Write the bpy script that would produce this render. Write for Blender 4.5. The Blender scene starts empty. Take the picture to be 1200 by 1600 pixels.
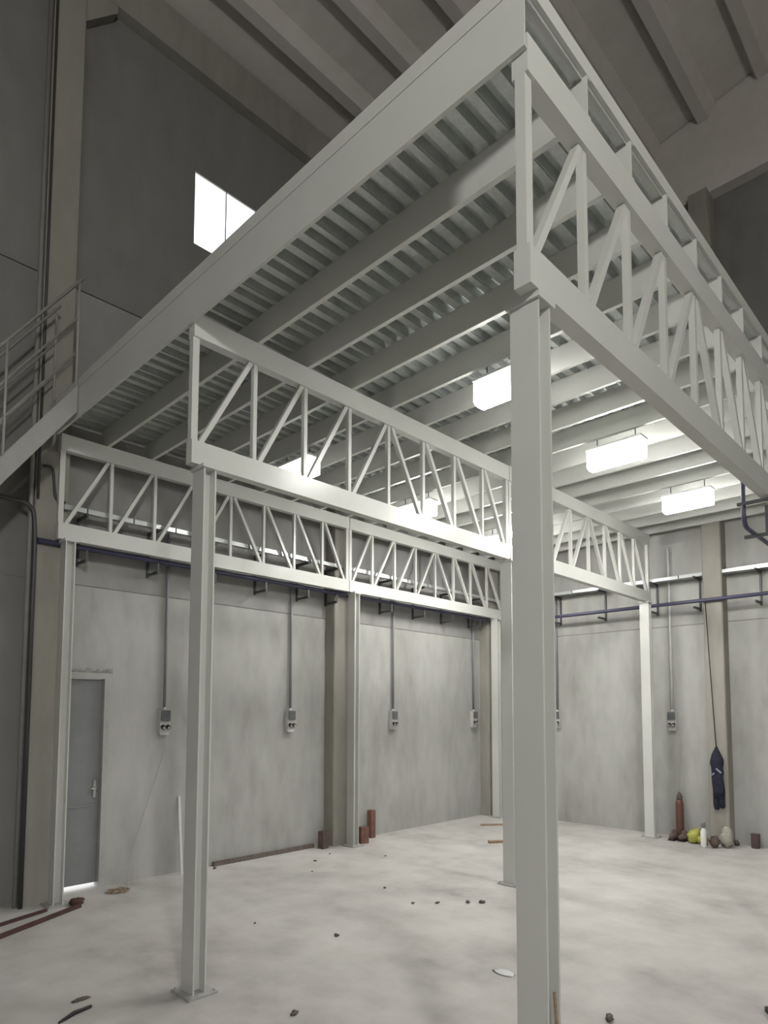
import bpy, math, random
from mathutils import Vector, Matrix

# ------------------------------------------------------------------ camera, world, light, exposure
SC = bpy.context.scene
COL = SC.collection
EYE = Vector((0.0, 0.0, 1.7))
YAW, PITCH, ROLL = 0.7747, 0.0684, 0.0028
FPX, CX, CY = 1005.99, 600.0, 1043.82            # focal length and principal point, 1200x1600 frame
_f = Vector((math.cos(PITCH) * math.cos(YAW), math.cos(PITCH) * math.sin(YAW), math.sin(PITCH)))
_r0 = Vector((math.sin(YAW), -math.cos(YAW), 0.0))
_u0 = _r0.cross(_f)
_r = _r0 * math.cos(ROLL) + _u0 * math.sin(ROLL)
_u = _u0 * math.cos(ROLL) - _r0 * math.sin(ROLL)
cam_data = bpy.data.cameras.new('camera')
cam_data.sensor_fit = 'VERTICAL'
cam_data.sensor_height = 36.0
cam_data.sensor_width = 27.0
cam_data.lens = FPX / 1600.0 * 36.0
cam_data.shift_y = (CY - 800.0) / 1600.0
cam_data.clip_start = 0.05
cam = bpy.data.objects.new('camera', cam_data)
cam.matrix_world = Matrix(((_r.x, _u.x, -_f.x, EYE.x), (_r.y, _u.y, -_f.y, EYE.y), (_r.z, _u.z, -_f.z, EYE.z), (0, 0, 0, 1)))
COL.objects.link(cam)
SC.camera = cam

SKY_STRENGTH = 3.5
LAMP_STRENGTH = 140.0
SIDE_STRENGTH = 20.0
ADDED_LAMP_STRENGTH = 430.0
world = bpy.data.worlds.new('overcast_sky')
SC.world = world
world.use_nodes = True
bg = world.node_tree.nodes['Background']
bg.inputs['Color'].default_value = (0.95, 0.97, 1.0, 1)
bg.inputs['Strength'].default_value = SKY_STRENGTH

def portal(name, loc, rot, sx, sy):
    """sampling guide in the added gate: adds no light of its own"""
    l = bpy.data.lights.new(name, 'AREA')
    l.shape = 'RECTANGLE'; l.size = sx; l.size_y = sy
    l.cycles.is_portal = True
    o = bpy.data.objects.new(name, l)
    o.location = loc; o.rotation_euler = rot
    COL.objects.link(o)
    return o

ADDED_GATE = (-8.3, -2.8, 0.0, 4.6)                     # unseen open gate added behind the camera for daylight: x0, x1, z0, z1 in the near wall
portal('added_gate_portal', ((ADDED_GATE[0] + ADDED_GATE[1]) / 2, -9.15, ADDED_GATE[3] / 2), (math.pi / 2, 0, math.pi), ADDED_GATE[1] - ADDED_GATE[0], ADDED_GATE[3])

vs = SC.view_settings
vs.view_transform = 'Standard'
vs.look = 'None'
vs.exposure = 0.0
vs.gamma = 1.0
vs.use_curve_mapping = False
SC.cycles.use_denoising = True
SC.cycles.max_bounces = 8
SC.cycles.diffuse_bounces = 5
SC.cycles.caustics_reflective = False
SC.cycles.caustics_refractive = False
SC.cycles.sample_clamp_indirect = 6.0

random.seed(7)

# ------------------------------------------------------------------ materials
def node_mat(name):
    m = bpy.data.materials.new(name)
    m.use_nodes = True
    nt = m.node_tree
    return m, nt, nt.nodes['Principled BSDF']

def mottled(name, stops, scale=1.5, rough=0.8, metallic=0.0, detail=6.0, bump=0.0, bump_scale=40.0, stretch=(1, 1, 1), spec=0.5, second=None):
    """principled surface whose colour drifts between the stops along a noise; second = (scale, amount) adds finer grain"""
    m, nt, p = node_mat(name)
    tc = nt.nodes.new('ShaderNodeTexCoord')
    mp = nt.nodes.new('ShaderNodeMapping')
    mp.inputs['Scale'].default_value = stretch
    nt.links.new(tc.outputs['Object'], mp.inputs['Vector'])
    nz = nt.nodes.new('ShaderNodeTexNoise')
    nz.inputs['Scale'].default_value = scale
    nz.inputs['Detail'].default_value = detail
    nz.inputs['Roughness'].default_value = 0.62
    nt.links.new(mp.outputs['Vector'], nz.inputs['Vector'])
    fac = nz.outputs['Fac']
    if second:
        n2 = nt.nodes.new('ShaderNodeTexNoise')
        n2.inputs['Scale'].default_value = second[0]
        n2.inputs['Detail'].default_value = 4.0
        nt.links.new(mp.outputs['Vector'], n2.inputs['Vector'])
        mx = nt.nodes.new('ShaderNodeMix')
        mx.data_type = 'FLOAT'
        mx.inputs[0].default_value = second[1]
        nt.links.new(nz.outputs['Fac'], mx.inputs[2])
        nt.links.new(n2.outputs['Fac'], mx.inputs[3])
        fac = mx.outputs[0]
    rp = nt.nodes.new('ShaderNodeValToRGB')
    els = rp.color_ramp.elements
    while len(els) < len(stops):
        els.new(0.5)
    for e, (pos, c) in zip(els, stops):
        e.position = pos
        e.color = (c[0], c[1], c[2], 1)
    nt.links.new(fac, rp.inputs['Fac'])
    nt.links.new(rp.outputs['Color'], p.inputs['Base Color'])
    p.inputs['Roughness'].default_value = rough
    p.inputs['Metallic'].default_value = metallic
    p.inputs['Specular IOR Level'].default_value = spec
    if bump:
        nb = nt.nodes.new('ShaderNodeTexNoise')
        nb.inputs['Scale'].default_value = bump_scale
        nb.inputs['Detail'].default_value = 5.0
        nt.links.new(mp.outputs['Vector'], nb.inputs['Vector'])
        b = nt.nodes.new('ShaderNodeBump')
        b.inputs['Strength'].default_value = bump
        b.inputs['Distance'].default_value = 0.01
        nt.links.new(nb.outputs['Fac'], b.inputs['Height'])
        nt.links.new(b.outputs['Normal'], p.inputs['Normal'])
    return m

def plain(name, c, rough=0.6, metallic=0.0, var=0.08, scale=6.0, spec=0.5):
    lo = [x * (1 - var) for x in c]
    hi = [min(1, x * (1 + var)) for x in c]
    return mottled(name, [(0.35, lo), (0.65, hi)], scale=scale, rough=rough, metallic=metallic, spec=spec)

M = {}
M['paint'] = plain('light_grey_steel_paint', (0.565, 0.57, 0.535), rough=0.3, var=0.03, scale=2.0)
M['stair_paint'] = plain('stair_grey_paint', (0.33, 0.33, 0.31), rough=0.4, var=0.04)
M['galv'] = mottled('galvanised_sheet', [(0.3, (0.42, 0.45, 0.44)), (0.7, (0.60, 0.63, 0.61))], scale=14, rough=0.42, metallic=0.35, second=(60, 0.4))
M['tray'] = plain('galvanised_tray', (0.62, 0.64, 0.64), rough=0.28, metallic=0.7)
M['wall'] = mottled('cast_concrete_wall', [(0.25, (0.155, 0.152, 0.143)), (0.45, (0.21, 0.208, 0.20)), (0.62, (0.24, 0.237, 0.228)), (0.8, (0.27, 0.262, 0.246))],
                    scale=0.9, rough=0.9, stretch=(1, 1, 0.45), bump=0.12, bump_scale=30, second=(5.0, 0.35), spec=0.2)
M['wall_lit'] = mottled('concrete_wall_lit', [(0.28, (0.255, 0.248, 0.226)), (0.42, (0.34, 0.338, 0.316)), (0.55, (0.40, 0.40, 0.378)), (0.66, (0.435, 0.432, 0.408)), (0.78, (0.45, 0.432, 0.39))],
                    scale=1.1, rough=0.9, stretch=(1, 1, 0.35), bump=0.12, bump_scale=30, second=(6.0, 0.38), spec=0.2, detail=8.0)  # lighter copy of the wall concrete, lamplit brightness put into its colour
M['wall_part_lit'] = mottled('concrete_wall_part_lit', [(0.25, (0.215, 0.21, 0.20)), (0.45, (0.285, 0.28, 0.27)), (0.62, (0.325, 0.32, 0.31)), (0.8, (0.36, 0.35, 0.33))],
                    scale=0.9, rough=0.9, stretch=(1, 1, 0.45), bump=0.12, bump_scale=30, second=(5.0, 0.35), spec=0.2)  # in-between copy of the wall concrete, some lamplight put into its colour
M['pillar'] = mottled('pillar_concrete', [(0.25, (0.235, 0.222, 0.195)), (0.5, (0.31, 0.295, 0.262)), (0.75, (0.37, 0.353, 0.315))],
                      scale=1.6, rough=0.9, stretch=(1, 1, 0.3), bump=0.1, second=(9.0, 0.3), spec=0.2)
M['roof'] = mottled('roof_concrete', [(0.3, (0.50, 0.475, 0.435)), (0.7, (0.63, 0.60, 0.56))], scale=0.8, rough=0.9, second=(6.0, 0.3), spec=0.2)
M['floor'] = mottled('dusty_concrete_floor', [(0.32, (0.31, 0.296, 0.276)), (0.42, (0.415, 0.40, 0.377)), (0.52, (0.49, 0.475, 0.45)), (0.62, (0.545, 0.53, 0.505)), (0.75, (0.60, 0.59, 0.565))],
                     scale=1.1, rough=0.72, bump=0.12, bump_scale=25, second=(4.0, 0.30), detail=7.0, spec=0.3, stretch=(1.0, 0.8, 1))
M['ground'] = mottled('outside_ground', [(0.3, (0.5, 0.48, 0.44)), (0.7, (0.62, 0.6, 0.56))], scale=0.5, rough=0.95)
M['door'] = plain('grey_blue_door', (0.215, 0.222, 0.228), rough=0.45, var=0.05)
M['door_frame'] = plain('door_frame_metal', (0.36, 0.36, 0.345), rough=0.5, var=0.08)
M['joint'] = plain('joint_mortar', (0.20, 0.195, 0.18), rough=0.95, var=0.2, scale=9)
M['mortar'] = mottled('rough_mortar', [(0.3, (0.16, 0.155, 0.14)), (0.7, (0.38, 0.37, 0.34))], scale=12, rough=0.95, bump=0.5)
M['blue_pipe'] = plain('dark_blue_pipe', (0.05, 0.05, 0.095), rough=0.45)
M['dark_pipe'] = plain('black_conduit', (0.05, 0.05, 0.052), rough=0.45)
M['bracket'] = plain('dark_grey_bracket', (0.075, 0.08, 0.085), rough=0.5, metallic=0.3)
M['conduit'] = plain('grey_conduit', (0.22, 0.23, 0.245), rough=0.4)
M['downpipe'] = plain('light_grey_downpipe', (0.25, 0.25, 0.24), rough=0.5)
M['white_conduit'] = plain('pale_conduit', (0.62, 0.62, 0.61), rough=0.4)
M['socket_body'] = plain('socket_box_grey', (0.55, 0.54, 0.53), rough=0.5)
M['socket_lid'] = plain('socket_box_dark_lid', (0.12, 0.125, 0.13), rough=0.35)
M['socket_hole'] = plain('socket_black', (0.03, 0.02, 0.02), rough=0.5)
M['brick'] = mottled('clay_brick', [(0.3, (0.15, 0.08, 0.062)), (0.7, (0.24, 0.125, 0.095))], scale=14, rough=0.9, bump=0.3)
M['dark_clay'] = mottled('dark_clay_brick', [(0.3, (0.085, 0.062, 0.058)), (0.7, (0.16, 0.11, 0.10))], scale=14, rough=0.9, bump=0.3)
M['rust'] = mottled('red_oxide_steel', [(0.3, (0.055, 0.026, 0.022)), (0.7, (0.095, 0.045, 0.036))], scale=10, rough=0.7)
M['wood'] = mottled('raw_wood', [(0.3, (0.22, 0.15, 0.09)), (0.7, (0.36, 0.26, 0.17))], scale=8, rough=0.8, stretch=(1, 8, 8))
M['chip'] = mottled('dark_debris', [(0.3, (0.07, 0.06, 0.05)), (0.7, (0.17, 0.14, 0.12))], scale=30, rough=0.9)
M['black'] = plain('black_rubber', (0.025, 0.025, 0.027), rough=0.6)
M['white_plastic'] = plain('white_plastic', (0.8, 0.8, 0.78), rough=0.5)
M['navy'] = mottled('navy_cloth', [(0.3, (0.009, 0.010, 0.020)), (0.7, (0.022, 0.026, 0.052))], scale=18, rough=0.9, bump=0.5, bump_scale=30)
M['reflect'] = plain('pale_reflective_tape', (0.24, 0.25, 0.31), rough=0.4)
M['yellow'] = mottled('yellow_bag_film', [(0.3, (0.30, 0.30, 0.05)), (0.7, (0.48, 0.47, 0.11))], scale=14, rough=0.4)
M['cylinder_red'] = plain('red_brown_cylinder_paint', (0.15, 0.066, 0.052), rough=0.5)
M['sack'] = mottled('pale_sack', [(0.3, (0.30, 0.285, 0.24)), (0.7, (0.44, 0.42, 0.365))], scale=10, rough=0.9, bump=0.3)
M['thread'] = plain('pale_cord', (0.42, 0.38, 0.31), rough=0.7)
M['chrome'] = plain('bright_metal', (0.75, 0.75, 0.75), rough=0.2, metallic=1.0)

def lamp_mat(k, name='lamp_diffuser_lit'):
    m, nt, p = node_mat(name)
    p.inputs['Base Color'].default_value = (0.9, 0.9, 0.9, 1)
    p.inputs['Emission Color'].default_value = (1.0, 0.985, 0.95, 1)
    p.inputs['Emission Strength'].default_value = k
    return m

m, nt, p = node_mat('window_glass')
out = nt.nodes['Material Output']
tr = nt.nodes.new('ShaderNodeBsdfTransparent'); tr.inputs['Color'].default_value = (0.93, 0.95, 0.96, 1)
gl = nt.nodes.new('ShaderNodeBsdfGlossy'); gl.inputs['Roughness'].default_value = 0.05
mx = nt.nodes.new('ShaderNodeMixShader')
mx.inputs[0].default_value = 0.06; nt.links.new(tr.outputs[0], mx.inputs[1]); nt.links.new(gl.outputs[0], mx.inputs[2])
nt.links.new(mx.outputs[0], out.inputs['Surface'])
M['glass'] = m

# ------------------------------------------------------------------ mesh helpers (all coordinates are world metres)
class MB:
    def __init__(s):
        s.v, s.f, s.smooth = [], [], []
    def add(s, vs, fs, smooth=False):
        b = len(s.v)
        s.v += [Vector(v) for v in vs]
        for f in fs:
            s.f.append([b + i for i in f]); s.smooth.append(smooth)
        return s
    def box(s, x0, x1, y0, y1, z0, z1):
        return s.add([(x0, y0, z0), (x1, y0, z0), (x1, y1, z0), (x0, y1, z0), (x0, y0, z1), (x1, y0, z1), (x1, y1, z1), (x0, y1, z1)],
                     [(3, 2, 1, 0), (4, 5, 6, 7), (0, 1, 5, 4), (1, 2, 6, 5), (2, 3, 7, 6), (3, 0, 4, 7)])
    def ext(s, prof, o, da, db, dl, L):
        """extrude a closed 2-D profile (a, b) from o along dl by L"""
        o, da, db, dl = Vector(o), Vector(da), Vector(db), Vector(dl)
        n = len(prof)
        a = [o + da * p[0] + db * p[1] for p in prof]
        vs = a + [q + dl * L for q in a]
        flip = da.cross(db).dot(dl) < 0
        fs = [list(range(n))[::-1], list(range(n, 2 * n))] + [(i, (i + 1) % n, n + (i + 1) % n, n + i) for i in range(n)]
        if flip:
            fs = [list(f)[::-1] for f in fs]
        return s.add(vs, fs)
    def bar(s, p, q, w, h, side=(0, 1, 0)):
        """rectangular bar from p to q: w across 'side', h the other way"""
        p, q = Vector(p), Vector(q)
        d = (q - p); L = d.length; d.normalize()
        sd = Vector(side); sd = (sd - d * sd.dot(d)).normalized()
        t = d.cross(sd)
        return s.ext([(-w / 2, -h / 2), (w / 2, -h / 2), (w / 2, h / 2), (-w / 2, h / 2)], p, sd, t, d, L)
    def tube(s, pts, r, n=10, caps=True, smooth=True):
        pts = [Vector(p) for p in pts]
        rs = r if isinstance(r, (list, tuple)) else [r] * len(pts)
        rings = []
        ref = None
        for i, p in enumerate(pts):
            d = (pts[min(i + 1, len(pts) - 1)] - pts[max(i - 1, 0)]).normalized()
            if ref is None:
                ref = Vector((0, 0, 1)) if abs(d.z) < 0.9 else Vector((1, 0, 0))
            x = (ref - d * ref.dot(d)).normalized(); ref = x
            y = d.cross(x)
            rings.append([p + (x * math.cos(2 * math.pi * k / n) + y * math.sin(2 * math.pi * k / n)) * rs[i] for k in range(n)])
        vs = [v for r_ in rings for v in r_]
        fs = []
        for i in range(len(rings) - 1):
            for k in range(n):
                fs.append((i * n + k, i * n + (k + 1) % n, (i + 1) * n + (k + 1) % n, (i + 1) * n + k))
        s.add(vs, fs, smooth)
        if caps:
            b = len(s.v) - len(vs)
            s.f.append([b + k for k in range(n)][::-1]); s.smooth.append(False)
            s.f.append([b + (len(rings) - 1) * n + k for k in range(n)]); s.smooth.append(False)
        return s
    def blob(s, c, rx, ry, rz, jit=0.12, nu=12, nv=8, seed=0, flat=True):
        rnd = random.Random(seed)
        vs = [(c[0], c[1], c[2] - rz)]
        for j in range(1, nv):
            th = math.pi * j / nv
            for i in range(nu):
                ph = 2 * math.pi * i / nu
                k = 1 + rnd.uniform(-jit, jit)
                vs.append((c[0] + rx * k * math.sin(th) * math.cos(ph), c[1] + ry * k * math.sin(th) * math.sin(ph), c[2] - rz * k * math.cos(th)))
        vs.append((c[0], c[1], c[2] + rz))
        fs = [(0, 1 + (i + 1) % nu, 1 + i) for i in range(nu)]
        for j in range(nv - 2):
            for i in range(nu):
                a = 1 + j * nu
                fs.append((a + i, a + (i + 1) % nu, a + nu + (i + 1) % nu, a + nu + i))
        a = 1 + (nv - 2) * nu
        fs += [(a + i, a + (i + 1) % nu, len(vs) - 1) for i in range(nu)]
        return s.add(vs, fs, True)
    def build(s, name, mat, parent=None, base=None):
        """one mesh object; its origin sits at 'base' (top level) or at its parent's origin"""
        me = bpy.data.meshes.new(name)
        org = Vector((0, 0, 0))
        q = parent
        if parent is not None:
            while q is not None:
                org += q.location; q = q.parent
        elif base is not None:
            org = Vector(base)
        me.from_pydata([tuple(v - org) for v in s.v], [], s.f)
        me.polygons.foreach_set('use_smooth', s.smooth)
        me.materials.append(M[mat] if isinstance(mat, str) else mat)
        me.update()
        o = bpy.data.objects.new(name, me)
        COL.objects.link(o)
        if parent is not None:
            o.parent = parent
        else:
            o.location = org
        return o

def tag(o, label=None, cat=None, group=None, kind=None):
    if label: o['label'] = label
    if cat: o['category'] = cat
    if group: o['group'] = group
    if kind: o['kind'] = kind
    return o

def thing(name, loc, label, cat, group=None, kind=None):
    o = bpy.data.objects.new(name, None)
    o.empty_display_size = 0.1
    o.location = loc
    COL.objects.link(o)
    return tag(o, label, cat, group, kind)

def bez(pts, n=6, r=0.08):
    """polyline with rounded corners of radius r"""
    pts = [Vector(p) for p in pts]
    out = [pts[0]]
    for i in range(1, len(pts) - 1):
        a, b, c = pts[i - 1], pts[i], pts[i + 1]
        d0 = min(r, (a - b).length * 0.48); d1 = min(r, (c - b).length * 0.48)
        p0 = b + (a - b).normalized() * d0; p1 = b + (c - b).normalized() * d1
        for k in range(n + 1):
            t = k / n
            out.append(p0 * (1 - t) ** 2 + b * 2 * t * (1 - t) + p1 * t * t)
    out.append(pts[-1])
    return out

# ------------------------------------------------------------------ the shell of the hall
WA = 6.43          # inner face of the left wall (plane y)
WB = 9.30          # inner face of the right wall (plane x)
XB, YN = -9.0, -9.0
RIDGE = -1.3
def roof_z(y):
    return 9.47 + 0.178 * (WA - y) if y >= RIDGE else 9.47 + 0.178 * (WA - RIDGE) - 0.178 * (RIDGE - y)

tag(MB().box(XB - 0.2, WB + 0.2, YN - 0.2, WA + 0.2, -0.2, 0.0).build('floor', 'floor'), 'pale dusty concrete floor with grey stains', 'floor', kind='structure')
tag(MB().box(-40, 40, -40, 40, -0.35, -0.21).build('ground', 'ground'), 'pale bare ground outside the hall', 'ground', kind='structure')

DOOR = (2.175, 2.665, 2.075)         # opening in the left wall: x0, x1, top
WIN = (3.455, 4.325, 7.01, 7.88)     # window opening in the left wall
wall_l = thing('wall_left', (0, WA, 0), 'tall grey precast concrete wall with a window and a door', 'wall', kind='structure')
cols = [-9.2, -5.3, -1.65, 2.015, 5.615, 9.5]
rows = [0.0, 2.92, 5.86, 9.6]
G = 0.006
for i in range(5):
    for j in range(3):
        x0, x1, z0, z1 = cols[i] + G, cols[i + 1] - G, rows[j] + (G if j else 0), rows[j + 1] - G
        mb = MB()
        hole = None
        if i == 3 and j == 0: hole = (DOOR[0], DOOR[1], z0, DOOR[2])
        if i == 3 and j == 2: hole = WIN
        if hole:
            hx0, hx1, hz0, hz1 = hole
            for ya, yb, e in ((WA, WA + 0.03, 0.0), (WA + 0.03, WA + 0.2, 0.0 if j == 0 else 1.0)):
                a0, a1, b0, b1 = hx0 - 0.1 * e, hx1 + 0.3 * e, hz0 - 0.1 * e, hz1 + 0.45 * e
                mb.box(x0, a0, ya, yb, z0, z1); mb.box(a1, x1, ya, yb, z0, z1)
                if b0 > z0: mb.box(a0, a1, ya, yb, z0, b0)
                mb.box(a0, a1, ya, yb, b1, z1)
        else:
            mb.box(x0, x1, WA, WA + 0.2, z0, z1)
        mb.build('wall_panel', 'wall' if i < 3 or j == 2 else ('wall_lit', 'wall_part_lit')[j], wall_l)  # lighter copies on the panels that the deck lamps brighten
mb = MB()
for zz in rows[1:3]:
    mb.box(cols[0], cols[-1], WA + (0.005 if zz < 4 else 0.03), WA + 0.18, zz - 0.012, zz + 0.012)
for xx in cols[1:5]:
    for a, b in ((0, 2.90), (2.94, 5.84), (5.88, 9.58)):
        mb.box(xx - 0.012, xx + 0.012, WA + 0.005, WA + 0.18, a, b)
mb.build('joint_filler', 'joint', wall_l)
MB().box(-9.0, 9.12, WA - 0.13, WA - 0.001, 8.98, 9.46).build('wall_beam', 'pillar', wall_l)

wall_r = thing('wall_right', (WB, 0, 0), 'grey precast concrete end wall with sockets and hanging clothes', 'wall', kind='structure')
cols_r = [-9.2, -5.2, -1.2, 2.80, 6.63]
for i in range(4):
    for j in range(3):
        y0, y1, z0, z1 = cols_r[i] + G, cols_r[i + 1] - G, rows[j] + (G if j else 0), rows[j + 1] - G
        if j == 2: z1 = 8.95
        MB().box(WB, WB + 0.2, y0, y1, z0, z1).build('wall_panel', 'wall_lit' if j < 2 else 'wall', wall_r)  # lamplit copy on the two lower rows, plain concrete above
mb = MB()
for zz in rows[1:3]:
    mb.box(WB + 0.005, WB + 0.18, cols_r[0], cols_r[-1], zz - 0.012, zz + 0.012)
for yy in cols_r[1:4]:
    for a, b in ((0, 2.90), (2.94, 5.84), (5.88, 8.9)):
        mb.box(WB + 0.005, WB + 0.18, yy - 0.012, yy + 0.012, a, b)
mb.build('joint_filler', 'joint', wall_r)
# gable beam carrying the roof, with a thicker lower lip
prof = [(YN, 8.93), (WA, 8.93), (WA, roof_z(WA) - 0.02), (RIDGE, roof_z(RIDGE) - 0.02), (YN, roof_z(YN) - 0.02)]
MB().ext(prof, (WB - 0.14, 0, 0), (0, 1, 0), (0, 0, 1), (1, 0, 0), 0.34).build('gable_beam', 'roof', wall_r)
MB().box(WB - 0.18, WB - 0.001, YN, WA, 8.86, 9.06).build('beam_lip', 'roof', wall_r)

wall_b = tag(MB().ext([(YN - 0.2, 0), (WA + 0.2, 0), (WA + 0.2, 9.4), (RIDGE, 10.8), (YN - 0.2, 9.4)], (XB - 0.2, 0, 0), (0, 1, 0), (0, 0, 1), (1, 0, 0), 0.2)
             .build('wall_back', 'wall'), 'plain grey concrete wall behind the viewer', 'wall', kind='structure')
mb = MB()
mb.box(XB - 0.2, ADDED_GATE[0], YN - 0.2, YN, 0, 9.5); mb.box(ADDED_GATE[1], WB + 0.2, YN - 0.2, YN, 0, 9.5)
mb.box(ADDED_GATE[0], ADDED_GATE[1], YN - 0.2, YN, ADDED_GATE[3], 9.5)
tag(mb.build('wall_near', 'wall'), 'grey concrete wall behind the viewer with a gate added for daylight', 'wall', kind='structure')

ceil = thing('ceiling', (0, 0, 9.47), 'sloping dark grey hall roof with parallel ribs', 'ceiling', kind='structure')
for ya, yb in ((RIDGE, WA + 0.3), (YN - 0.3, RIDGE)):
    za, zb = roof_z(ya), roof_z(yb)
    MB().ext([(ya, za), (yb, zb), (yb, zb + 0.25), (ya, za + 0.25)], (XB - 0.3, 0, 0), (0, 1, 0), (0, 0, 1), (1, 0, 0), WB - XB + 0.6).build('roof_slab', 'roof', ceil)
j = 0
while True:
    y = 5.72 - 0.745 * j
    if y < YN + 0.3: break
    z = roof_z(y) + 0.03
    MB().ext([(y - 0.07, z - 0.20), (y + 0.07, z - 0.20), (y + 0.15, z), (y - 0.15, z)], (XB, 0, 0), (0, 1, 0), (0, 0, 1), (1, 0, 0), WB - 0.14 - XB).build('roof_rib', 'roof', ceil)
    j += 1

# pillars
def pillar(name, x0, x1, y0, y1, z1, label, corbel=None):
    o = thing(name, ((x0 + x1) / 2, (y0 + y1) / 2, 0), label, 'pillar', 'concrete wall pillars', 'structure')
    c = 0.012
    prof = [(x0 + c, y0), (x1 - c, y0), (x1, y0 + c), (x1, y1), (x0, y1), (x0, y0 + c)] if y1 > 6 else [(x0, y0 + c), (x0 + c, y0), (x1, y0), (x1, y1), (x0 + c, y1), (x0, y1 - c)]
    MB().ext(prof, (0, 0, 0), (1, 0, 0), (0, 1, 0), (0, 0, 1), z1).build('shaft', 'pillar', o)
    if corbel:
        MB().ext(corbel[0], corbel[1], corbel[2], (0, 0, 1), corbel[3], corbel[4]).build('corbel', 'pillar', o)
    return o
cor = [(0, 8.55), (0.32, 8.9), (0.32, 8.975), (0, 8.975)]
pillar('concrete_pillar', 1.87, 2.16, 6.25, 6.425, 8.975, 'tall concrete pillar beside the grey door, under the stair', (cor, (2.16, 6.3, 0), (1, 0, 0), (0, 1, 0), 0.12))
pillar('concrete_pillar', 5.47, 5.76, 6.25, 6.425, 8.975, 'concrete pillar midway along the left wall behind a steel column')
pillar('concrete_pillar', 8.88, 9.18, 6.25, 6.425, 8.975, 'concrete pillar in the far corner of the two walls')
pillar('concrete_pillar', 9.09, 9.295, 2.685, 2.925, 8.855, 'pale concrete pillar on the right wall with the dark clothes', (
    [(0, 8.3), (0.10, 8.6), (0.10, 8.855), (0, 8.855)], (9.09, 2.685, 0), (-1, 0, 0), (0, 1, 0), 0.24))

# window
win = thing('window_1', (3.89, WA, 7.01), 'small two-pane window glowing white high on the left wall', 'window', kind='structure')
mb = MB(); x0, x1, z0, z1 = WIN; f = 0.010
mb.box(x0, x1, WA + 0.004, WA + 0.02, z0, z0 + f); mb.box(x0, x1, WA + 0.004, WA + 0.02, z1 - f, z1)
mb.box(x0, x0 + f, WA + 0.004, WA + 0.02, z0 + f, z1 - f); mb.box(x1 - f, x1, WA + 0.004, WA + 0.02, z0 + f, z1 - f)
mb.build('window_frame', 'white_plastic', win)
MB().box(3.863, 3.875, WA + 0.004, WA + 0.02, z0 + f, z1 - f).build('mullion', 'door_frame', win)
MB().box(x0 + f, 3.863, WA + 0.010, WA + 0.016, z0 + f, z1 - f).build('pane', 'glass', win)
MB().box(3.875, x1 - f, WA + 0.010, WA + 0.016, z0 + f, z1 - f).build('pane', 'glass', win)

# door
door = thing('door_1', (2.42, WA, 0), 'grey metal door with daylight under it, beside the pillar', 'door', kind='structure')
mb = MB()
mb.box(2.175, 2.215, WA - 0.012, WA + 0.1, 0, 2.075); mb.box(2.615, 2.665, WA - 0.012, WA + 0.1, 0, 2.075)
mb.box(2.215, 2.615, WA - 0.012, WA + 0.1, 2.02, 2.075)
mb.build('door_frame', 'door_frame', door)
leaf = MB().box(2.218, 2.612, WA + 0.045, WA + 0.085, 0.045, 2.017).build('door_leaf', 'door', door)
MB().box(2.222, 2.608, WA + 0.037, WA + 0.045, 0.775, 0.80).build('rail', 'door', leaf)
mb = MB()
mb.box(2.552, 2.578, WA + 0.030, WA + 0.045, 0.86, 1.03)
mb.tube(bez([(2.566, WA + 0.035, 0.955), (2.566, WA - 0.02, 0.955), (2.505, WA - 0.02, 0.955)], r=0.02), 0.008, 8)
mb.build('handle', 'chrome', leaf)
mb = MB(); rnd = random.Random(3)
x = 2.19
while x < 2.69:
    w = rnd.uniform(0.02, 0.04); h = rnd.uniform(0.015, 0.055)
    mb.ext([(x, 2.076), (x + w, 2.076), (x + w * 0.8, 2.078 + h), (x + w * 0.2, 2.078 + h * 0.8)], (0, WA - 0.008, 0), (1, 0, 0), (0, 0, 1), (0, 1, 0), 0.007)
    x += w
mb.build('mortar_edge', 'mortar', door)

# ------------------------------------------------------------------ the steel mezzanine
ZB0, ZB1, ZT0, ZT1 = 3.26, 3.41, 4.085, 4.235       # truss chords
ZJ1, ZD1 = 4.42, 4.475                              # joist top, deck top
STEP = 0.4415
U0 = 2.0
T = (1.22, 3.65, 6.14)                              # y of the three truss lines

def column(x, y0, y1, label):
    """H-section post: flanges face -x and +x"""
    yc = (y0 + y1) / 2; d = 0.088; t = 0.010
    o = thing('steel_column', (x + d / 2, yc, 0), label, 'column', 'grey steel columns of the mezzanine', 'thing')
    prof = [(0, y0), (t, y0), (t, yc - 0.004), (d - t, yc - 0.004), (d - t, y0), (d, y0), (d, y1), (d - t, y1), (d - t, yc + 0.004), (t, yc + 0.004), (t, y1), (0, y1)]
    MB().ext(prof, (x, 0, 0.014), (1, 0, 0), (0, 1, 0), (0, 0, 1), 3.235 - 0.014).build('shaft', 'paint', o)
    MB().box(x - 0.045, x + d + 0.06, y0 - 0.04, y1 + 0.04, 0.0, 0.014).build('base_plate', 'door_frame', o)
    MB().box(x - 0.012, x + d + 0.02, y0 - 0.012, y1 + 0.012, 3.235, 3.259).build('cap_plate', 'paint', o)
    for bx in (x - 0.028, x + d + 0.042):
        for by in (y0 - 0.02, y1 + 0.02):
            MB().tube([(bx, by, 0.012), (bx, by, 0.028)], 0.008, 6, smooth=False).build('anchor_bolt', 'door_frame', o)
    return o
column(2.03, 1.195, 1.317, 'nearest grey steel H column, full height at the outer corner')
column(2.03, 3.572, 3.712, 'grey steel H column left of centre standing on a base plate')
column(2.075, 6.045, 6.175, 'grey steel H column in front of the grey door')
column(5.50, 3.585, 3.715, 'grey steel H column in the middle of the floor, half hidden behind the nearest one')
column(5.635, 6.045, 6.175, 'grey steel H column against the pillar halfway along the left wall')
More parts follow.
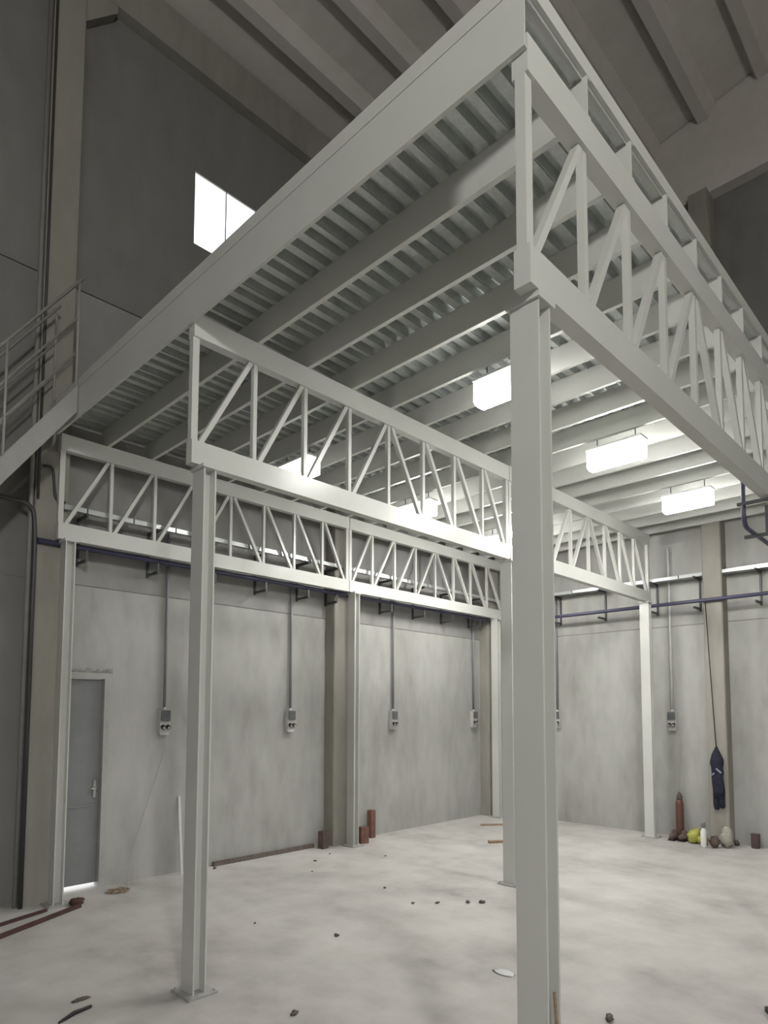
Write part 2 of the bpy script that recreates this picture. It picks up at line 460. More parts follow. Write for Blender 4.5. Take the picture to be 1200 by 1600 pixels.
column(8.93, 3.585, 3.715, 'grey steel H column standing by the right wall under the truss end')
column(8.85, 6.045, 6.175, 'grey steel H column in the far corner of the hall')
column(5.50, 1.157, 1.283, 'grey steel H column under the middle of the outer truss')
column(8.93, 1.157, 1.283, 'grey steel H column under the far end of the outer truss')

def truss(yc, xa, off, label):
    """one bay: eight panels, diagonals leaning towards the middle"""
    n = [xa + off + STEP * k for k in range(9)]
    o = thing('floor_truss', (n[0], yc, ZB0), label, 'truss', 'light grey steel lattice trusses')
    w = 0.07
    xs, xe = n[0] - 0.035, n[8] - 0.005
    if xa > 3: xs, xe = n[0] + 0.005, n[8] + 0.035
    MB().box(xs, xe, yc - w / 2, yc + w / 2, ZB0, ZB1).build('bottom_chord', 'paint', o)
    MB().box(xs, xe, yc - w / 2, yc + w / 2, ZT0, ZT1).build('top_chord', 'paint', o)
    for k in range(9):
        if k == 0: a, b, h = xs, xs + 0.045, 0.022
        elif k == 8: a, b, h = xe - 0.045, xe, 0.022
        else: a, b, h = n[k] - 0.015, n[k] + 0.015, 0.017
        MB().box(a, b, yc - h, yc + h, ZB1, ZT0).build('vertical', 'paint', o)
    for k in range(8):
        xl = (xs + 0.07 if k == 0 else n[k] + 0.04); xr = (xe - 0.07 if k == 7 else n[k + 1] - 0.035)
        p0, p1 = ((xl, yc, ZB1 - 0.003), (xr, yc, ZT0 + 0.003)) if k < 4 else ((xl, yc, ZT0 + 0.003), (xr, yc, ZB1 - 0.003))
        MB().bar(p0, p1, 0.036, 0.032).build('diagonal', 'paint', o)
    return o
for li, (yc, off) in enumerate(((T[0], 0.0), (T[1], 0.0), (T[2], 0.06))):
    where = ('outer edge line of the mezzanine', 'middle line of the mezzanine', 'line along the left wall')[li]
    truss(yc, U0, off, 'grey lattice truss, near bay of the ' + where)
    truss(yc, U0 + STEP * 8, off, 'grey lattice truss, far bay of the ' + where)

ORD = ['', 'first', 'second', 'third', 'fourth', 'fifth', 'sixth', 'seventh', 'eighth', 'ninth', 'tenth', 'eleventh', 'twelfth', 'thirteenth', 'fourteenth', 'fifteenth', 'sixteenth']
for k in range(17):
    x = U0 + STEP * k
    ya, yb = T[0] - 0.035, 6.235
    lab = ('grey channel edge beam along the near side of the deck, over the corner column' if k == 0 else
           'grey channel joist under the deck, %s in from the near edge beam' % ORD[k])
    t = 0.008
    if k == 0:
        xa, fl, z0, yb = 1.943, 0.020, 4.165, 5.99
    else:
        xa, fl, z0 = x - 0.004, 0.032, ZT1
    prof = [(0, z0), (fl, z0), (fl, z0 + t), (t, z0 + t), (t, ZJ1 - t), (fl, ZJ1 - t), (fl, ZJ1), (0, ZJ1)]
    o = MB().ext(prof, (xa, ya, 0), (1, 0, 0), (0, 0, 1), (0, 1, 0), yb - ya).build('floor_joist', 'paint', base=(x, ya, z0))
    tag(o, lab, 'beam', 'steel joists under the mezzanine deck', 'thing')

deck = thing('mezzanine_deck', (U0, T[0], ZJ1), 'galvanised corrugated steel deck lying on the joists', 'deck')
P = 0.121
DY0 = T[0] - 0.02
for sft in range(14):
    y0 = DY0 + sft * 3 * P
    pl = []
    for r in range(3):
        b = y0 + r * P
        pl += [(b, 0), (b + 0.054, 0), (b + 0.066, 0.05), (b + 0.109, 0.05)]
    pl += [(y0 + 3 * P, 0)]
    pl = [(y, ZJ1 + 0.002 + z) for y, z in pl]
    x0, x1 = 1.944, 9.125
    vs = [(x0, y, z) for y, z in pl] + [(x1, y, z) for y, z in pl] + [(x0, y, z + 0.002) for y, z in pl] + [(x1, y, z + 0.002) for y, z in pl]
    n = len(pl); fs = []
    for i in range(n - 1):
        fs.append((i, i + 1, n + i + 1, n + i)); fs.append((2 * n + i, 3 * n + i, 3 * n + i + 1, 2 * n + i + 1))
    mb = MB().add(vs, fs)
    mb.box(x0, x1, y0 + 0.000, y0 + 0.003, ZJ1 - 0.008, ZJ1 + 0.0015)
    # the lap lip is cut where it meets the joists by keeping it in the bays only
    mb = MB().add(vs, fs)
    for k in range(16):
        xa = U0 + STEP * k + (0.031 if k else -0.03); xb = U0 + STEP * (k + 1) - 0.008
        mb.box(xa, xb, y0 + 0.004, y0 + 0.008, ZJ1 - 0.012, ZJ1 + 0.002)
    mb.build('deck_sheet', 'galv', deck)
MB().ext([(0, 0), (0.05, 0), (0.05, 0.003), (0.003, 0.003), (0.003, 0.075), (0, 0.075)], (1.943, T[0] - 0.036, ZJ1 + 0.0015), (0, 1, 0), (0, 0, 1), (1, 0, 0), 7.16).build('edge_trim', 'paint', deck)
MB().box(1.939, 1.9425, T[0] - 0.036, 6.235, ZJ1 - 0.004, 4.495).build('edge_trim', 'paint', deck)

# luminaires under the joists
def lamp(x, y, k, label):
    o = thing('linear_luminaire', (x, y, 3.92), label, 'lamp', 'lit lamps under the mezzanine deck')
    hw, hl = 0.075, 0.25
    prof = [(-hw, 4.135), (-hw, 3.985), (hw, 3.985), (hw, 4.135)]
    MB().ext(prof, (x, y - hl, 0), (1, 0, 0), (0, 0, 1), (0, 1, 0), 2 * hl).build('diffuser', lamp_mat(SIDE_STRENGTH * k), o)
    prof = [(-hw, 3.9845), (-hw * 0.8, 3.968), (-hw * 0.35, 3.96), (hw * 0.35, 3.96), (hw * 0.8, 3.968), (hw, 3.9845)]
    MB().ext(prof, (x, y - hl, 0), (1, 0, 0), (0, 0, 1), (0, 1, 0), 2 * hl).build('lens', lamp_mat(LAMP_STRENGTH * k, 'lamp_lens_lit'), o)
    MB().box(x - hw - 0.004, x + hw + 0.004, y - hl - 0.01, y + hl + 0.01, 4.135, 4.155).build('housing', 'white_plastic', o)
    for s in (-1, 1):
        MB().tube([(x, y + s * 0.18, 4.155), (x, y + s * 0.18, ZJ1 + 0.0)], 0.005, 6).build('hanger', 'bracket', o)
    return o
for x, c, ka, kb in ((3.82, 'nearest', 0.65, 0.1), (5.58, 'middle', 1.25, 1.0), (7.38, 'farthest', 1.05, 1.6)):
    lamp(x, 2.50, ka, 'lit white lamp under the deck, %s of the row beside the outer truss' % c)
    lamp(x, 4.93, kb, 'lit white lamp under the deck, %s of the row beside the left wall' % c)

# unseen lamp added behind the viewer to light the near steel corner
HX, HY, HZ = -0.7, -2.6, 4.8
hl_ = thing('added_pendant', (HX, HY, HZ - 0.2), 'lit round pendant lamp added behind the viewer to light the near steel', 'lamp')
MB().blob((HX, HY, HZ), 0.2, 0.2, 0.2, 0.0, nu=20, nv=12).build('globe', lamp_mat(ADDED_LAMP_STRENGTH, 'added_globe_lit'), hl_)
MB().tube([(HX, HY, HZ + 0.19), (HX, HY, HZ + 0.32)], [0.08, 0.03], 14).build('fitting', 'bracket', hl_)
MB().tube([(HX, HY, HZ + 0.31), (HX, HY, 10.45)], 0.008, 6).build('cord', 'black', hl_)

# ------------------------------------------------------------------ the stair
SL = 1.42
def st(x): return 4.455 + SL * (x - 1.955)           # top line of the stringers
stair = thing('steel_stair', (-1.18, 5.85, 0), 'steep grey steel stair with railings going down along the left wall', 'stair')
XBOT = 1.955 - 4.455 / SL
for yy in (5.50, 6.04):
    prof = [(1.936, 4.428), (1.936, 4.203), (1.955 - 4.23 / SL, 0.0), (XBOT, 0.0)]
    MB().ext(prof, (0, yy, 0), (1, 0, 0), (0, 0, 1), (0, 1, 0), 0.008).build('stringer', 'stair_paint', stair)
    s_in = 0.008 if yy < 5.8 else -0.03
    mb = MB()
    d = Vector((1, 0, SL)).normalized()
    for zt in (0.0, -0.222):
        mb.bar((1.93, yy + s_in + 0.015, 4.427 + zt - (0.006 if zt == 0 else -0.006)), (1.955 - (4.40 + zt) / SL, yy + s_in + 0.015, 0.055), 0.03, 0.008)
    mb.build('stringer_flange', 'stair_paint', stair)
nt_ = 21
for i in range(1, nt_):
    z = 4.4 * i / nt_
    x = 1.955 - (4.455 - z) / SL
    MB().box(x + 0.01, x + 0.115, 5.509, 6.038, z - 0.028, z - 0.018).build('tread', 'stair_paint', stair)
for yy, rr in ((5.512, 0.0105), (6.048, 0.009)):
    hr = thing_rail = bpy.data.objects.new('railing', None); COL.objects.link(hr); hr.parent = stair
    for i in range(6):
        x = 1.925 - 0.521 * i
        MB().tube([(x, yy, st(x) - 0.01), (x, yy, st(x) + 0.93)], rr, 8).build('post', 'stair_paint', hr)
    for h, r_ in ((0.93, 0.0125), (0.61, 0.009), (0.31, 0.009)):
        xa = 1.955 if h > 0.9 else 1.925
        MB().tube([(xa, yy, st(xa) + h), (XBOT + 0.35, yy, st(XBOT + 0.35) + h)], r_, 8).build('rail', 'stair_paint', hr)

# ------------------------------------------------------------------ pipes, trays, brackets
tag(MB().tube(bez([(1.889, 6.218, 3.235), (9.055, 6.218, 3.235), (9.055, 6.05, 3.20), (9.055, -3.0, 3.20)], r=0.1), 0.0255, 12).build('service_pipe', 'blue_pipe', base=(2, 6.218, 3.235)),
    'dark blue pipe carried on brackets along both walls', 'pipe')
tag(MB().tube(bez([(-3.0, 6.212, 3.56), (1.845, 6.212, 3.56), (1.868, 6.212, 3.25), (1.868, 6.212, 0.0)], r=0.12), 0.020, 10).build('drop_pipe', 'dark_pipe', base=(1.868, 6.212, 0)),
    'black pipe bending down beside the pillar at the far left', 'pipe')
tag(MB().tube([(1.842, 6.275, 0), (1.842, 6.275, 8.95)], 0.020, 12).build('downpipe', 'downpipe', base=(1.842, 6.275, 0)), 'light grey pipe running the full height left of the door pillar', 'pipe')
tag(MB().tube([(1.885, 6.231, 3.62), (1.885, 6.231, 8.9)], 0.013, 8).build('riser_conduit', 'dark_pipe', base=(1.885, 6.231, 3.62)), 'thin black conduit rising up the edge of the door pillar', 'conduit')
tag(MB().tube(bez([(1.915, 6.225, 3.93), (2.00, 6.225, 3.945), (2.03, 6.225, 3.64), (2.12, 6.225, 3.635)], r=0.07), 0.013, 8).build('bent_conduit', 'dark_pipe', base=(1.93, 6.215, 3.9)),
    'short black S-bent conduit feeding the cable tray by the stair', 'conduit')

def cable_tray(name, box, axis, label):
    x0, x1, y0, y1, z = box
    o = thing(name, ((x0 + x1) / 2, (y0 + y1) / 2, z), label, 'cable tray', 'galvanised cable trays')
    if axis == 'x':
        MB().ext([(y0, 0.045), (y0, 0), (y1, 0), (y1, 0.045), (y1 - 0.003, 0.045), (y1 - 0.003, 0.003), (y0 + 0.003, 0.003), (y0 + 0.003, 0.045)], (x0, 0, z), (0, 1, 0), (0, 0, 1), (1, 0, 0), x1 - x0).build('tray_body', 'tray', o)
        for i in range(int((x1 - x0) / 0.45)):
            MB().box(x0 + 0.2 + 0.45 * i, x0 + 0.212 + 0.45 * i, y0 - 0.003, y0, z - 0.005, z + 0.05).build('coupler', 'bracket', o)
    else:
        MB().ext([(x0, 0.045), (x0, 0), (x1, 0), (x1, 0.045), (x1 - 0.003, 0.045), (x1 - 0.003, 0.003), (x0 + 0.003, 0.003), (x0 + 0.003, 0.045)], (0, y0, z), (1, 0, 0), (0, 0, 1), (0, 1, 0), y1 - y0).build('tray_body', 'tray', o)
        for i in range(int((y1 - y0) / 0.8)):
            MB().box(x0 - 0.003, x0, y0 + 0.3 + 0.8 * i, y0 + 0.312 + 0.8 * i, z - 0.005, z + 0.05).build('coupler', 'bracket', o)
cable_tray('cable_tray', (2.10, 9.24, 6.185, 6.245, 3.565), 'x', 'galvanised cable tray along the left wall behind the lattice truss')
cable_tray('cable_tray', (9.10, 9.25, 2.93, 6.15, 3.545), 'y', 'galvanised cable tray on the right wall between the corner and the clothes pillar')
cable_tray('cable_tray', (9.10, 9.25, -3.0, 2.68, 3.545), 'y', 'galvanised cable tray on the right wall, right of the clothes pillar')

def bracket(pos, wall, label):
    z0, z1, L, w = 3.09, 3.565, 0.25, 0.022
    mb = MB()
    if wall == 'A':
        x = pos
        o = thing('pipe_bracket', (x, WA, z0), label, 'bracket', 'dark pipe brackets on the left wall')
        MB().box(x - w / 2, x + w / 2, WA - 0.026, WA - 0.001, z0, z1).build('upright', 'bracket', o)
        MB().box(x - w / 2, x + w / 2, WA - L, WA - 0.026, z0 + 0.015, z0 + 0.04).build('arm', 'bracket', o)
        MB().box(x - w / 2, x + w / 2, WA - L, WA - L + 0.008, z0 + 0.04, z0 + 0.12).build('hook', 'bracket', o)
        MB().box(x - w / 2, x + w / 2, WA - L + 0.002, WA - 0.026, z1 - 0.03, z1 - 0.001).build('arm', 'bracket', o)
    else:
        y = pos
        o = thing('pipe_bracket', (WB, y, z0), label, 'bracket', 'dark pipe brackets on the right wall')
        MB().box(WB - 0.026, WB - 0.001, y - w / 2, y + w / 2, z0, 3.54).build('upright', 'bracket', o)
        MB().box(WB - 0.27, WB - 0.026, y - w / 2, y + w / 2, z0 + 0.015, z0 + 0.04).build('arm', 'bracket', o)
        MB().box(WB - L - 0.02, WB - 0.026, y - w / 2, y + w / 2, 3.516, 3.544).build('arm', 'bracket', o)
    return o
for i, x in enumerate((2.31, 3.02, 3.68, 4.35, 4.98, 5.45, 6.47, 7.17, 7.84, 8.556)):
    bracket(x, 'A', 'dark steel bracket on the left wall, %s from the door end' % ORD[i + 1])
for i, y in enumerate((5.13, 4.38, 3.60, 3.02, 2.28, 1.5)):
    bracket(y, 'B', 'dark steel bracket on the right wall, %s from the far corner' % ORD[i + 1])

# power sockets with their conduits
def socket(pos, wall, label, clabel, ztop=3.60, cmat='conduit'):
    def bx(a0, a1, d0, d1, z0, z1):
        """a along the wall, d out from the wall"""
        if wall == 'A': return MB().box(pos + a0, pos + a1, WA - d1, WA - d0, z0, z1)
        return MB().box(WB - d1, WB - d0, pos + a0, pos + a1, z0, z1)
    def pt(a, d, z): return (pos + a, WA - d, z) if wall == 'A' else (WB - d, pos + a, z)
    o = thing('power_socket_box', pt(0, 0, 1.44), label, 'socket', 'wall power socket boxes')
    bx(-0.055, 0.055, 0.001, 0.062, 1.505, 1.72).build('enclosure', 'socket_body', o)
    bx(-0.05, 0.05, 0.062, 0.076, 1.60, 1.715).build('lid', 'socket_lid', o)
    bx(-0.05, 0.05, 0.001, 0.045, 1.455, 1.505).build('enclosure', 'socket_body', o)
    for a in (-0.028, 0.028):
        so = MB().tube([pt(a, 0.06, 1.545), pt(a, 0.092, 1.53)], 0.023, 12).build('outlet', 'socket_hole', o)
        MB().tube([pt(a, 0.090, 1.531), pt(a, 0.097, 1.528)], 0.014, 10).build('outlet_face', 'socket_body', so)
    MB().tube([pt(0, 0.03, 1.72), pt(0, 0.03, 1.745)], 0.017, 8).build('gland', 'white_conduit', o)
    c = tag(MB().tube([pt(0, 0.03, 1.746), pt(0, 0.03, ztop)], 0.0155, 10).build('socket_conduit', cmat, base=pt(0, 0.03, 1.746)), clabel, 'conduit', 'vertical conduits down to the sockets')
    return o
for pos, wd in ((3.235, 'nearest the grey door'), (4.885, 'between the steel column and the pillar'), (6.73, 'just past the middle pillar'), (8.66, 'close to the far corner')):
    socket(pos, 'A', 'wall socket box on the left wall, ' + wd, 'grey conduit dropping to the left wall socket ' + wd)
socket(5.21, 'B', 'wall socket box on the right wall beside the nearest column', 'grey conduit dropping to the right wall socket beside the nearest column')
socket(3.43, 'B', 'wall socket box on the right wall left of the clothes', 'pale conduit dropping to the right wall socket left of the clothes', ztop=4.05, cmat='white_conduit')

# pipe drop on the inside of the outer truss
o = thing('pipe_drop', (5.2, 1.36, 3.05), 'short blue pipe drop with dark clamps under the outer truss', 'pipe')
MB().tube(bez([(5.16, 1.36, 3.66), (5.16, 1.36, 3.07), (6.6, 1.36, 3.05)], r=0.09), 0.016, 10).build('pipe', 'blue_pipe', o)
MB().box(5.145, 5.175, 1.10, 1.40, 3.225, 3.245).build('clamp_arm', 'bracket', o)
MB().box(5.38, 5.41, 1.00, 1.42, 3.03, 3.052).build('clamp_arm', 'bracket', o)
MB().box(5.385, 5.405, 1.255, 1.275, 3.052, 3.258).build('hanger', 'bracket', o)
tag(MB().tube([(5.02, 1.275, 4.06), (5.13, 1.275, 3.72)], 0.008, 8).build('bright_bar', 'chrome', base=(5.13, 1.275, 3.72)), 'short bright bar slanting inside the outer truss', 'rod')  # thin bright tube set at a slant within the truss depth

# ------------------------------------------------------------------ things by the walls
def hollow_brick(x, y, w, d, h, rz, label, mat='brick', grooves=4):
    o = thing('hollow_brick', (x, y, 0), label, 'brick', 'clay bricks left by the left wall')
    o.rotation_euler = (0, 0, rz)
    t = 0.012
    mb = MB()
    prof = [(-w / 2, -d / 2)]
    g = 0.004
    for i in range(grooves):
        a = -w / 2 + w * (i + 0.35) / grooves; b = -w / 2 + w * (i + 0.65) / grooves
        prof += [(a, -d / 2), (a, -d / 2 + g), (b, -d / 2 + g), (b, -d / 2)]
    prof += [(w / 2, -d / 2), (w / 2, d / 2), (-w / 2, d / 2)]
    m_ = MB().ext(prof, (0, 0, 0), (1, 0, 0), (0, 1, 0), (0, 0, 1), h)
    me = bpy.data.meshes.new('block')
    me.from_pydata([tuple(v) for v in m_.v], [], m_.f); me.materials.append(M[mat])
    b = bpy.data.objects.new('block', me); COL.objects.link(b); b.parent = o
    hb = MB()
    for i in range(2):
        for j_ in range(2):
            hb.box(-w / 2 + w * (0.14 + 0.45 * i), -w / 2 + w * (0.41 + 0.45 * i), -d / 2 + d * (0.14 + 0.45 * j_), -d / 2 + d * (0.41 + 0.45 * j_), h - 0.001, h + 0.002)
    me = bpy.data.meshes.new('hollow_end')
    me.from_pydata([tuple(v) for v in hb.v], [], hb.f); me.materials.append(M['chip'])
    b2 = bpy.data.objects.new('hollow_end', me); COL.objects.link(b2); b2.parent = o
    return o
hollow_brick(5.32, 6.26, 0.10, 0.09, 0.215, 0.1, 'dark hollow brick standing left of the middle pillar', 'dark_clay')
hollow_brick(5.90, 6.14, 0.11, 0.09, 0.21, -0.25, 'short brown hollow brick standing right of the middle pillar', 'brick')
hollow_brick(6.23, 6.33, 0.08, 0.08, 0.37, 0.0, 'tall red hollow brick standing against the left wall', 'brick')

# red cylinder, bag, bottle, boots, sack, can, clothes
def lathe(prof, c, n=16):
    mb = MB()
    vs = []; fs = []
    for r, z in prof:
        for k in range(n):
            vs.append((c[0] + r * math.cos(2 * math.pi * k / n), c[1] + r * math.sin(2 * math.pi * k / n), c[2] + z))
    for i in range(len(prof) - 1):
        for k in range(n):
            fs.append((i * n + k, i * n + (k + 1) % n, (i + 1) * n + (k + 1) % n, (i + 1) * n + k))
    mb.add(vs, fs, True)
    mb.f.append(list(range(n))[::-1]); mb.smooth.append(False)
    mb.f.append([(len(prof) - 1) * n + k for k in range(n)]); mb.smooth.append(False)
    return mb
o = thing('gas_cylinder', (9.21, 3.345, 0), 'slim red-brown gas cylinder with a dark cap against the right wall', 'cylinder')
lathe([(0.046, 0.0), (0.05, 0.02), (0.05, 0.46), (0.042, 0.50), (0.028, 0.52)], (9.21, 3.345, 0.0)).build('body', 'cylinder_red', o)
lathe([(0.034, 0.505), (0.036, 0.56), (0.022, 0.60), (0.012, 0.625)], (9.21, 3.345, 0.0)).build('cap', 'chip', o)
o = thing('work_shoes', (9.02, 3.30, 0), 'dark scuffed work shoes beside the red cylinder', 'shoes')
for i, (x, y) in enumerate(((9.00, 3.36), (9.02, 3.24))):
    MB().blob((x, y, 0.045), 0.10, 0.052, 0.045, 0.1, seed=i).blob((x + 0.05, y, 0.085), 0.045, 0.045, 0.05, 0.08, seed=i + 5).build('shoe', 'dark_clay', o)
    MB().box(x - 0.09, x + 0.09, y - 0.045, y + 0.045, 0.0, 0.014).build('sole', 'black', o)
o = tag(MB().blob((8.97, 3.08, 0.085), 0.09, 0.085, 0.085, 0.22, seed=11).blob((8.97, 2.98, 0.06), 0.075, 0.07, 0.06, 0.22, seed=12).blob((8.985, 3.04, 0.15), 0.04, 0.05, 0.04, 0.3, seed=13).build('plastic_bag', 'yellow', base=(8.97, 3.03, 0)),
        'crumpled yellow plastic bag on the floor by the right wall', 'bag')
o = thing('spray_bottle', (8.78, 2.905, 0), 'white bottle with a grey spray head on the floor by the pillar', 'bottle')
lathe([(0.032, 0.0), (0.036, 0.02), (0.036, 0.19), (0.026, 0.23), (0.014, 0.25)], (8.78, 2.905, 0)).build('body', 'white_plastic', o)
MB().box(8.755, 8.805, 2.885, 2.925, 0.25, 0.31).tube([(8.77, 2.905, 0.29), (8.72, 2.915, 0.28)], 0.012, 8).build('spray_head', 'conduit', o)
o = tag(MB().blob((8.85, 2.80, 0.065), 0.06, 0.055, 0.065, 0.25, seed=21).blob((8.86, 2.79, 0.10), 0.04, 0.035, 0.05, 0.3, seed=22).build('rag_heap', 'dark_clay', base=(8.79, 2.775, 0)), 'heap of dark brown rags at the foot of the clothes pillar', 'rags')
o = tag(MB().blob((8.96, 2.685, 0.10), 0.07, 0.075, 0.10, 0.22, seed=31).blob((9.0, 2.69, 0.16), 0.065, 0.068, 0.10, 0.15, seed=32).build('cement_sack', 'sack', base=(8.87, 2.66, 0)), 'slumped pale sack leaning on the clothes pillar', 'sack')
o = thing('paint_can', (9.19, 2.42, 0), 'small brown can on the floor right of the clothes pillar', 'can')
lathe([(0.048, 0.0), (0.052, 0.01), (0.052, 0.165), (0.055, 0.17), (0.055, 0.178)], (9.19, 2.42, 0)).build('body', 'dark_clay', o)
lathe([(0.05, 0.178), (0.046, 0.184)], (9.19, 2.42, 0)).build('lid', 'chip', o)
o = tag(MB().blob((9.2, 2.64, 0.035), 0.045, 0.03, 0.035, 0.2, seed=41).build('dirt_lump', 'chip', base=(9.2, 2.64, 0)), 'small dark lump at the right foot of the clothes pillar', 'debris')

# clothes hanging from a cord on the pillar face
def cloth(name, yz, x, mat, parent, thick=0.045, seed=0):
    rnd = random.Random(seed)
    vs, fs = [], []
    n = 14
    for (z, ya, yb, t) in yz:
        yc, w = (ya + yb) / 2, (yb - ya) / 2
        for k in range(n):
            a = 2 * math.pi * k / n
            j_ = 1 + rnd.uniform(-0.10, 0.10) + 0.10 * math.sin(3 * a + z * 9)
            vs.append((x - t / 2 + t * 0.5 * math.cos(a) * j_, yc + w * math.sin(a) * j_, z))
    for i in range(len(yz) - 1):
        for k in range(n):
            fs.append((i * n + k, i * n + (k + 1) % n, (i + 1) * n + (k + 1) % n, (i + 1) * n + k))
    mb = MB().add(vs, fs, True)
    mb.f.append(list(range(n))); mb.smooth.append(False)
    mb.f.append([(len(yz) - 1) * n + k for k in range(n)]); mb.smooth.append(False)
    return mb.build(name, mat, parent)
o = thing('hanging_overalls', (9.07, 2.79, 0.47), 'navy work clothes hanging on a cord from the right wall pillar', 'clothes')
yz = [(1.262, 2.800, 2.822, 0.02), (1.225, 2.785, 2.838, 0.045), (1.17, 2.757, 2.862, 0.07), (1.10, 2.722, 2.872, 0.085), (1.05, 2.718, 2.878, 0.085), (0.99, 2.73, 2.862, 0.08), (0.93, 2.722, 2.858, 0.082),
      (0.88, 2.727, 2.868, 0.085), (0.80, 2.722, 2.862, 0.078), (0.70, 2.72, 2.86, 0.07), (0.60, 2.722, 2.86, 0.066)]
cloth('jacket', yz, 9.087, 'navy', o, seed=2)
cloth('trouser_leg', [(0.66, 2.782, 2.864, 0.06), (0.55, 2.783, 2.862, 0.055), (0.49, 2.79, 2.858, 0.05), (0.452, 2.80, 2.85, 0.03)], 9.082, 'navy', o, seed=3)
cloth('trouser_leg', [(0.66, 2.722, 2.796, 0.06), (0.56, 2.722, 2.792, 0.055), (0.50, 2.726, 2.782, 0.05), (0.475, 2.735, 2.775, 0.03)], 9.082, 'navy', o, seed=4)
MB().bar((9.002, 2.80, 0.985), (9.004, 2.74, 0.93), 0.012, 0.022, side=(1, 0, 0)).build('tape', 'reflect', o)
MB().bar((9.002, 2.85, 0.90), (9.002, 2.825, 0.925), 0.012, 0.02, side=(1, 0, 0)).build('tape', 'reflect', o)
MB().tube([(9.055, 2.885, 3.17), (9.065, 2.85, 2.2), (9.073, 2.812, 1.255)], 0.006, 6).build('cord', 'black', o)

# loose bars, planks, cords on the floor
tag(MB().ext([(0, 0), (0.05, 0), (0.05, 0.006), (0.006, 0.006), (0.006, 0.04), (0, 0.04)], (2.255, 5.875, 0.001), Vector((0.384, -0.73, 0)).normalized() * -1, (0, 0, 1), Vector((-0.73, -0.384, 0)).normalized(), 1.6)
    .build('steel_angle', 'rust', base=(2.255, 5.875, 0)), 'long red-brown steel angle lying on the floor at the left', 'steel bar')
tag(MB().bar((2.0, 5.97, 0.012), (0.9, 5.55, 0.012), 0.03, 0.022, side=(0, 1, 0)).build('steel_bar', 'rust', base=(2.2, 6.05, 0)), 'shorter red-brown steel bar lying in front of the door pillar', 'steel bar')
tag(MB().blob((2.25, 5.98, 0.03), 0.06, 0.05, 0.03, 0.3, seed=51).build('red_rag', 'rust', base=(2.25, 5.98, 0)), 'dark red lump on the floor at the door column foot', 'rag')
pts = []
for k in range(60):
    a = k / 59 * 2 * math.pi * 2.6
    r = 0.06 + 0.022 * math.sin(a * 0.7)
    pts.append((2.69 + r * 1.3 * math.cos(a), 6.13 + r * math.sin(a), 0.008 + 0.004 * (k % 5)))
tag(MB().tube(pts, 0.006, 6).build('wire_coil', 'wood', base=(2.69, 6.13, 0)), 'small loose coil of brown wire on the floor by the door', 'wire')
tag(MB().tube([(3.27, WA - 0.05, 1.45), (3.22, WA - 0.03, 1.2), (3.08, WA - 0.02, 0.75), (2.93, WA - 0.03, 0.3), (2.86, WA - 0.10, 0.006), (2.80, WA - 0.25, 0.006)], 0.004, 6)
    .build('thin_cord', 'thread', base=(2.86, WA - 0.1, 0)), 'thin pale cord slanting down the wall from the socket near the door', 'cord')
tag(MB().tube([(WB - 0.06, 3.37, 1.45), (WB - 0.05, 3.335, 1.2), (WB - 0.05, 3.345, 0.9), (WB - 0.075, 3.345, 0.635)], 0.003, 6).build('thin_cord', 'thread', base=(WB - 0.06, 3.345, 0.63)), 'thin cord from the right wall socket down to the red cylinder', 'cord')
tag(MB().bar((3.43, 6.31, 0.0), (3.44, 6.422, 0.80), 0.028, 0.010, side=(1, 0, 0)).build('pale_strip', 'white_conduit', base=(3.43, 6.31, 0)), 'pale strip leaning on the wall beside the left column', 'strip')  # narrow pale bar from the floor up against the wall
tag(MB().ext([(0, 0), (0.05, 0), (0.045, 0.045), (0.01, 0.05)], (3.85, 6.37, 0.0), (0, 1, 0), (0, 0, 1), (1, 0, 0), 1.42).build('floor_channel', 'chip', base=(3.85, 6.4, 0)),
    'long dark strip lying along the foot of the left wall', 'strip')
tag(MB().bar((8.05, 5.83, 0.012), (8.55, 5.45, 0.012), 0.05, 0.02, side=(1, 1, 0)).build('wood_batten', 'wood', base=(8.2, 5.7, 0)), 'thin wooden batten on the floor near the far corner', 'wood')
tag(MB().bar((7.05, 4.98, 0.016), (7.32, 4.82, 0.016), 0.06, 0.03, side=(1, 1, 0)).build('wood_offcut', 'wood', base=(7.2, 4.9, 0)), 'short wooden offcut on the floor beside the middle column', 'wood')
tag(MB().bar((2.075, 1.150, 0.0), (2.068, 1.1905, 0.73), 0.012, 0.006, side=(1, 0, 0)).build('wood_lath', 'wood', base=(2.075, 1.15, 0)), 'thin wooden lath leaning on the foot of the nearest column', 'wood')
tag(MB().tube([(1.36, 3.80, 0.008), (1.46, 3.85, 0.014), (1.56, 3.875, 0.01)], [0.007, 0.012, 0.009], 7).build('black_stick', 'black', base=(1.46, 3.84, 0)), 'black stick on the floor at the bottom left', 'stick')
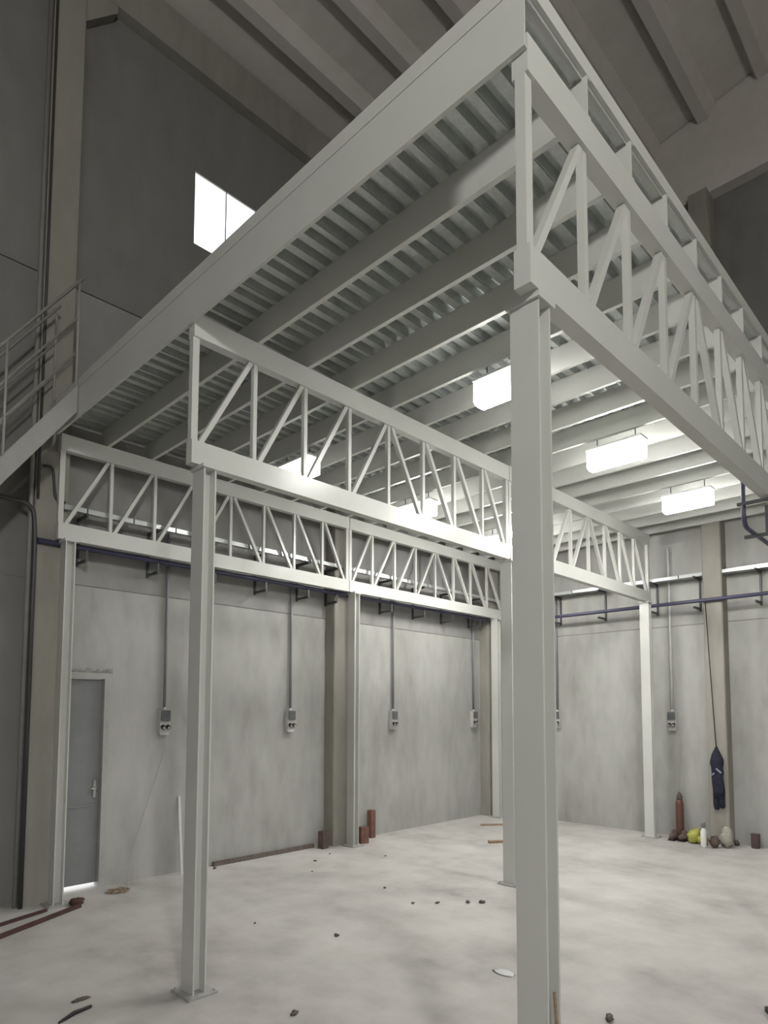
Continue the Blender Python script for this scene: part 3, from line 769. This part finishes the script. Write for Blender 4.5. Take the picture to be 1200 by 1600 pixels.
tag(MB().blob((1.56, 4.02, 0.006), 0.05, 0.02, 0.008, 0.25, seed=62).build('dark_scrap', 'chip', base=(1.56, 4.02, 0)), 'thin dark scrap on the floor left of the column base', 'debris')
tag(MB().blob((3.655, 2.47, 0.004), 0.05, 0.085, 0.004, 0.3, seed=61).build('white_scrap', 'white_conduit', base=(3.655, 2.47, 0)), 'flat white scrap of foil on the floor beside the nearest column', 'scrap')
tag(MB().blob((4.19, 1.03, 0.035), 0.06, 0.06, 0.035, 0.15, seed=71).build('black_lump', 'black', base=(4.16, 1.06, 0)), 'black object at the bottom right edge of the floor', 'debris')
chips = [((3.80, 6.28), 0.022, 'under the wall strip left of the second socket'), ((4.80, 5.8), 0.016, 'in front of the long dark strip'), ((4.47, 5.44), 0.012, 'left of the middle of the floor'),
         ((4.55, 4.44), 0.016, 'alone in the middle of the floor'), ((4.375, 3.91), 0.018, 'first of a row left of the middle column'), ((4.52, 3.76), 0.018, 'second of a row left of the middle column'),
         ((4.745, 3.59), 0.022, 'third of a row left of the middle column'), ((4.83, 3.48), 0.026, 'last of a row, nearest the middle column'), ((3.345, 3.78), 0.02, 'between the left column and the floor centre'),
         ((2.337, 2.987), 0.022, 'right of the left column at the bottom'), ((3.51, 1.68), 0.03, 'right of the nearest column at the bottom edge'), ((3.07, 4.45), 0.012, 'just right of the left column shaft'),
         ((5.55, 5.40), 0.014, 'in front of the short brown brick'), ((5.16, 5.95), 0.014, 'in front of the dark brick')]
for i, ((x, y), r, wd) in enumerate(chips):
    mb = MB()
    rnd = random.Random(90 + i)
    for q in range(2 if r > 0.015 else 1):
        mb.blob((x + rnd.uniform(-r, r) * 1.2 * (q > 0), y + rnd.uniform(-r, r) * 1.2 * (q > 0), r * 0.45), r, r * 0.7, r * 0.45, 0.3, nu=7, nv=5, seed=100 + i * 3 + q)
    tag(mb.build('concrete_chip', 'chip', base=(x, y, 0)), 'small dark chip on the floor, ' + wd, 'debris', 'dark chips scattered on the floor')
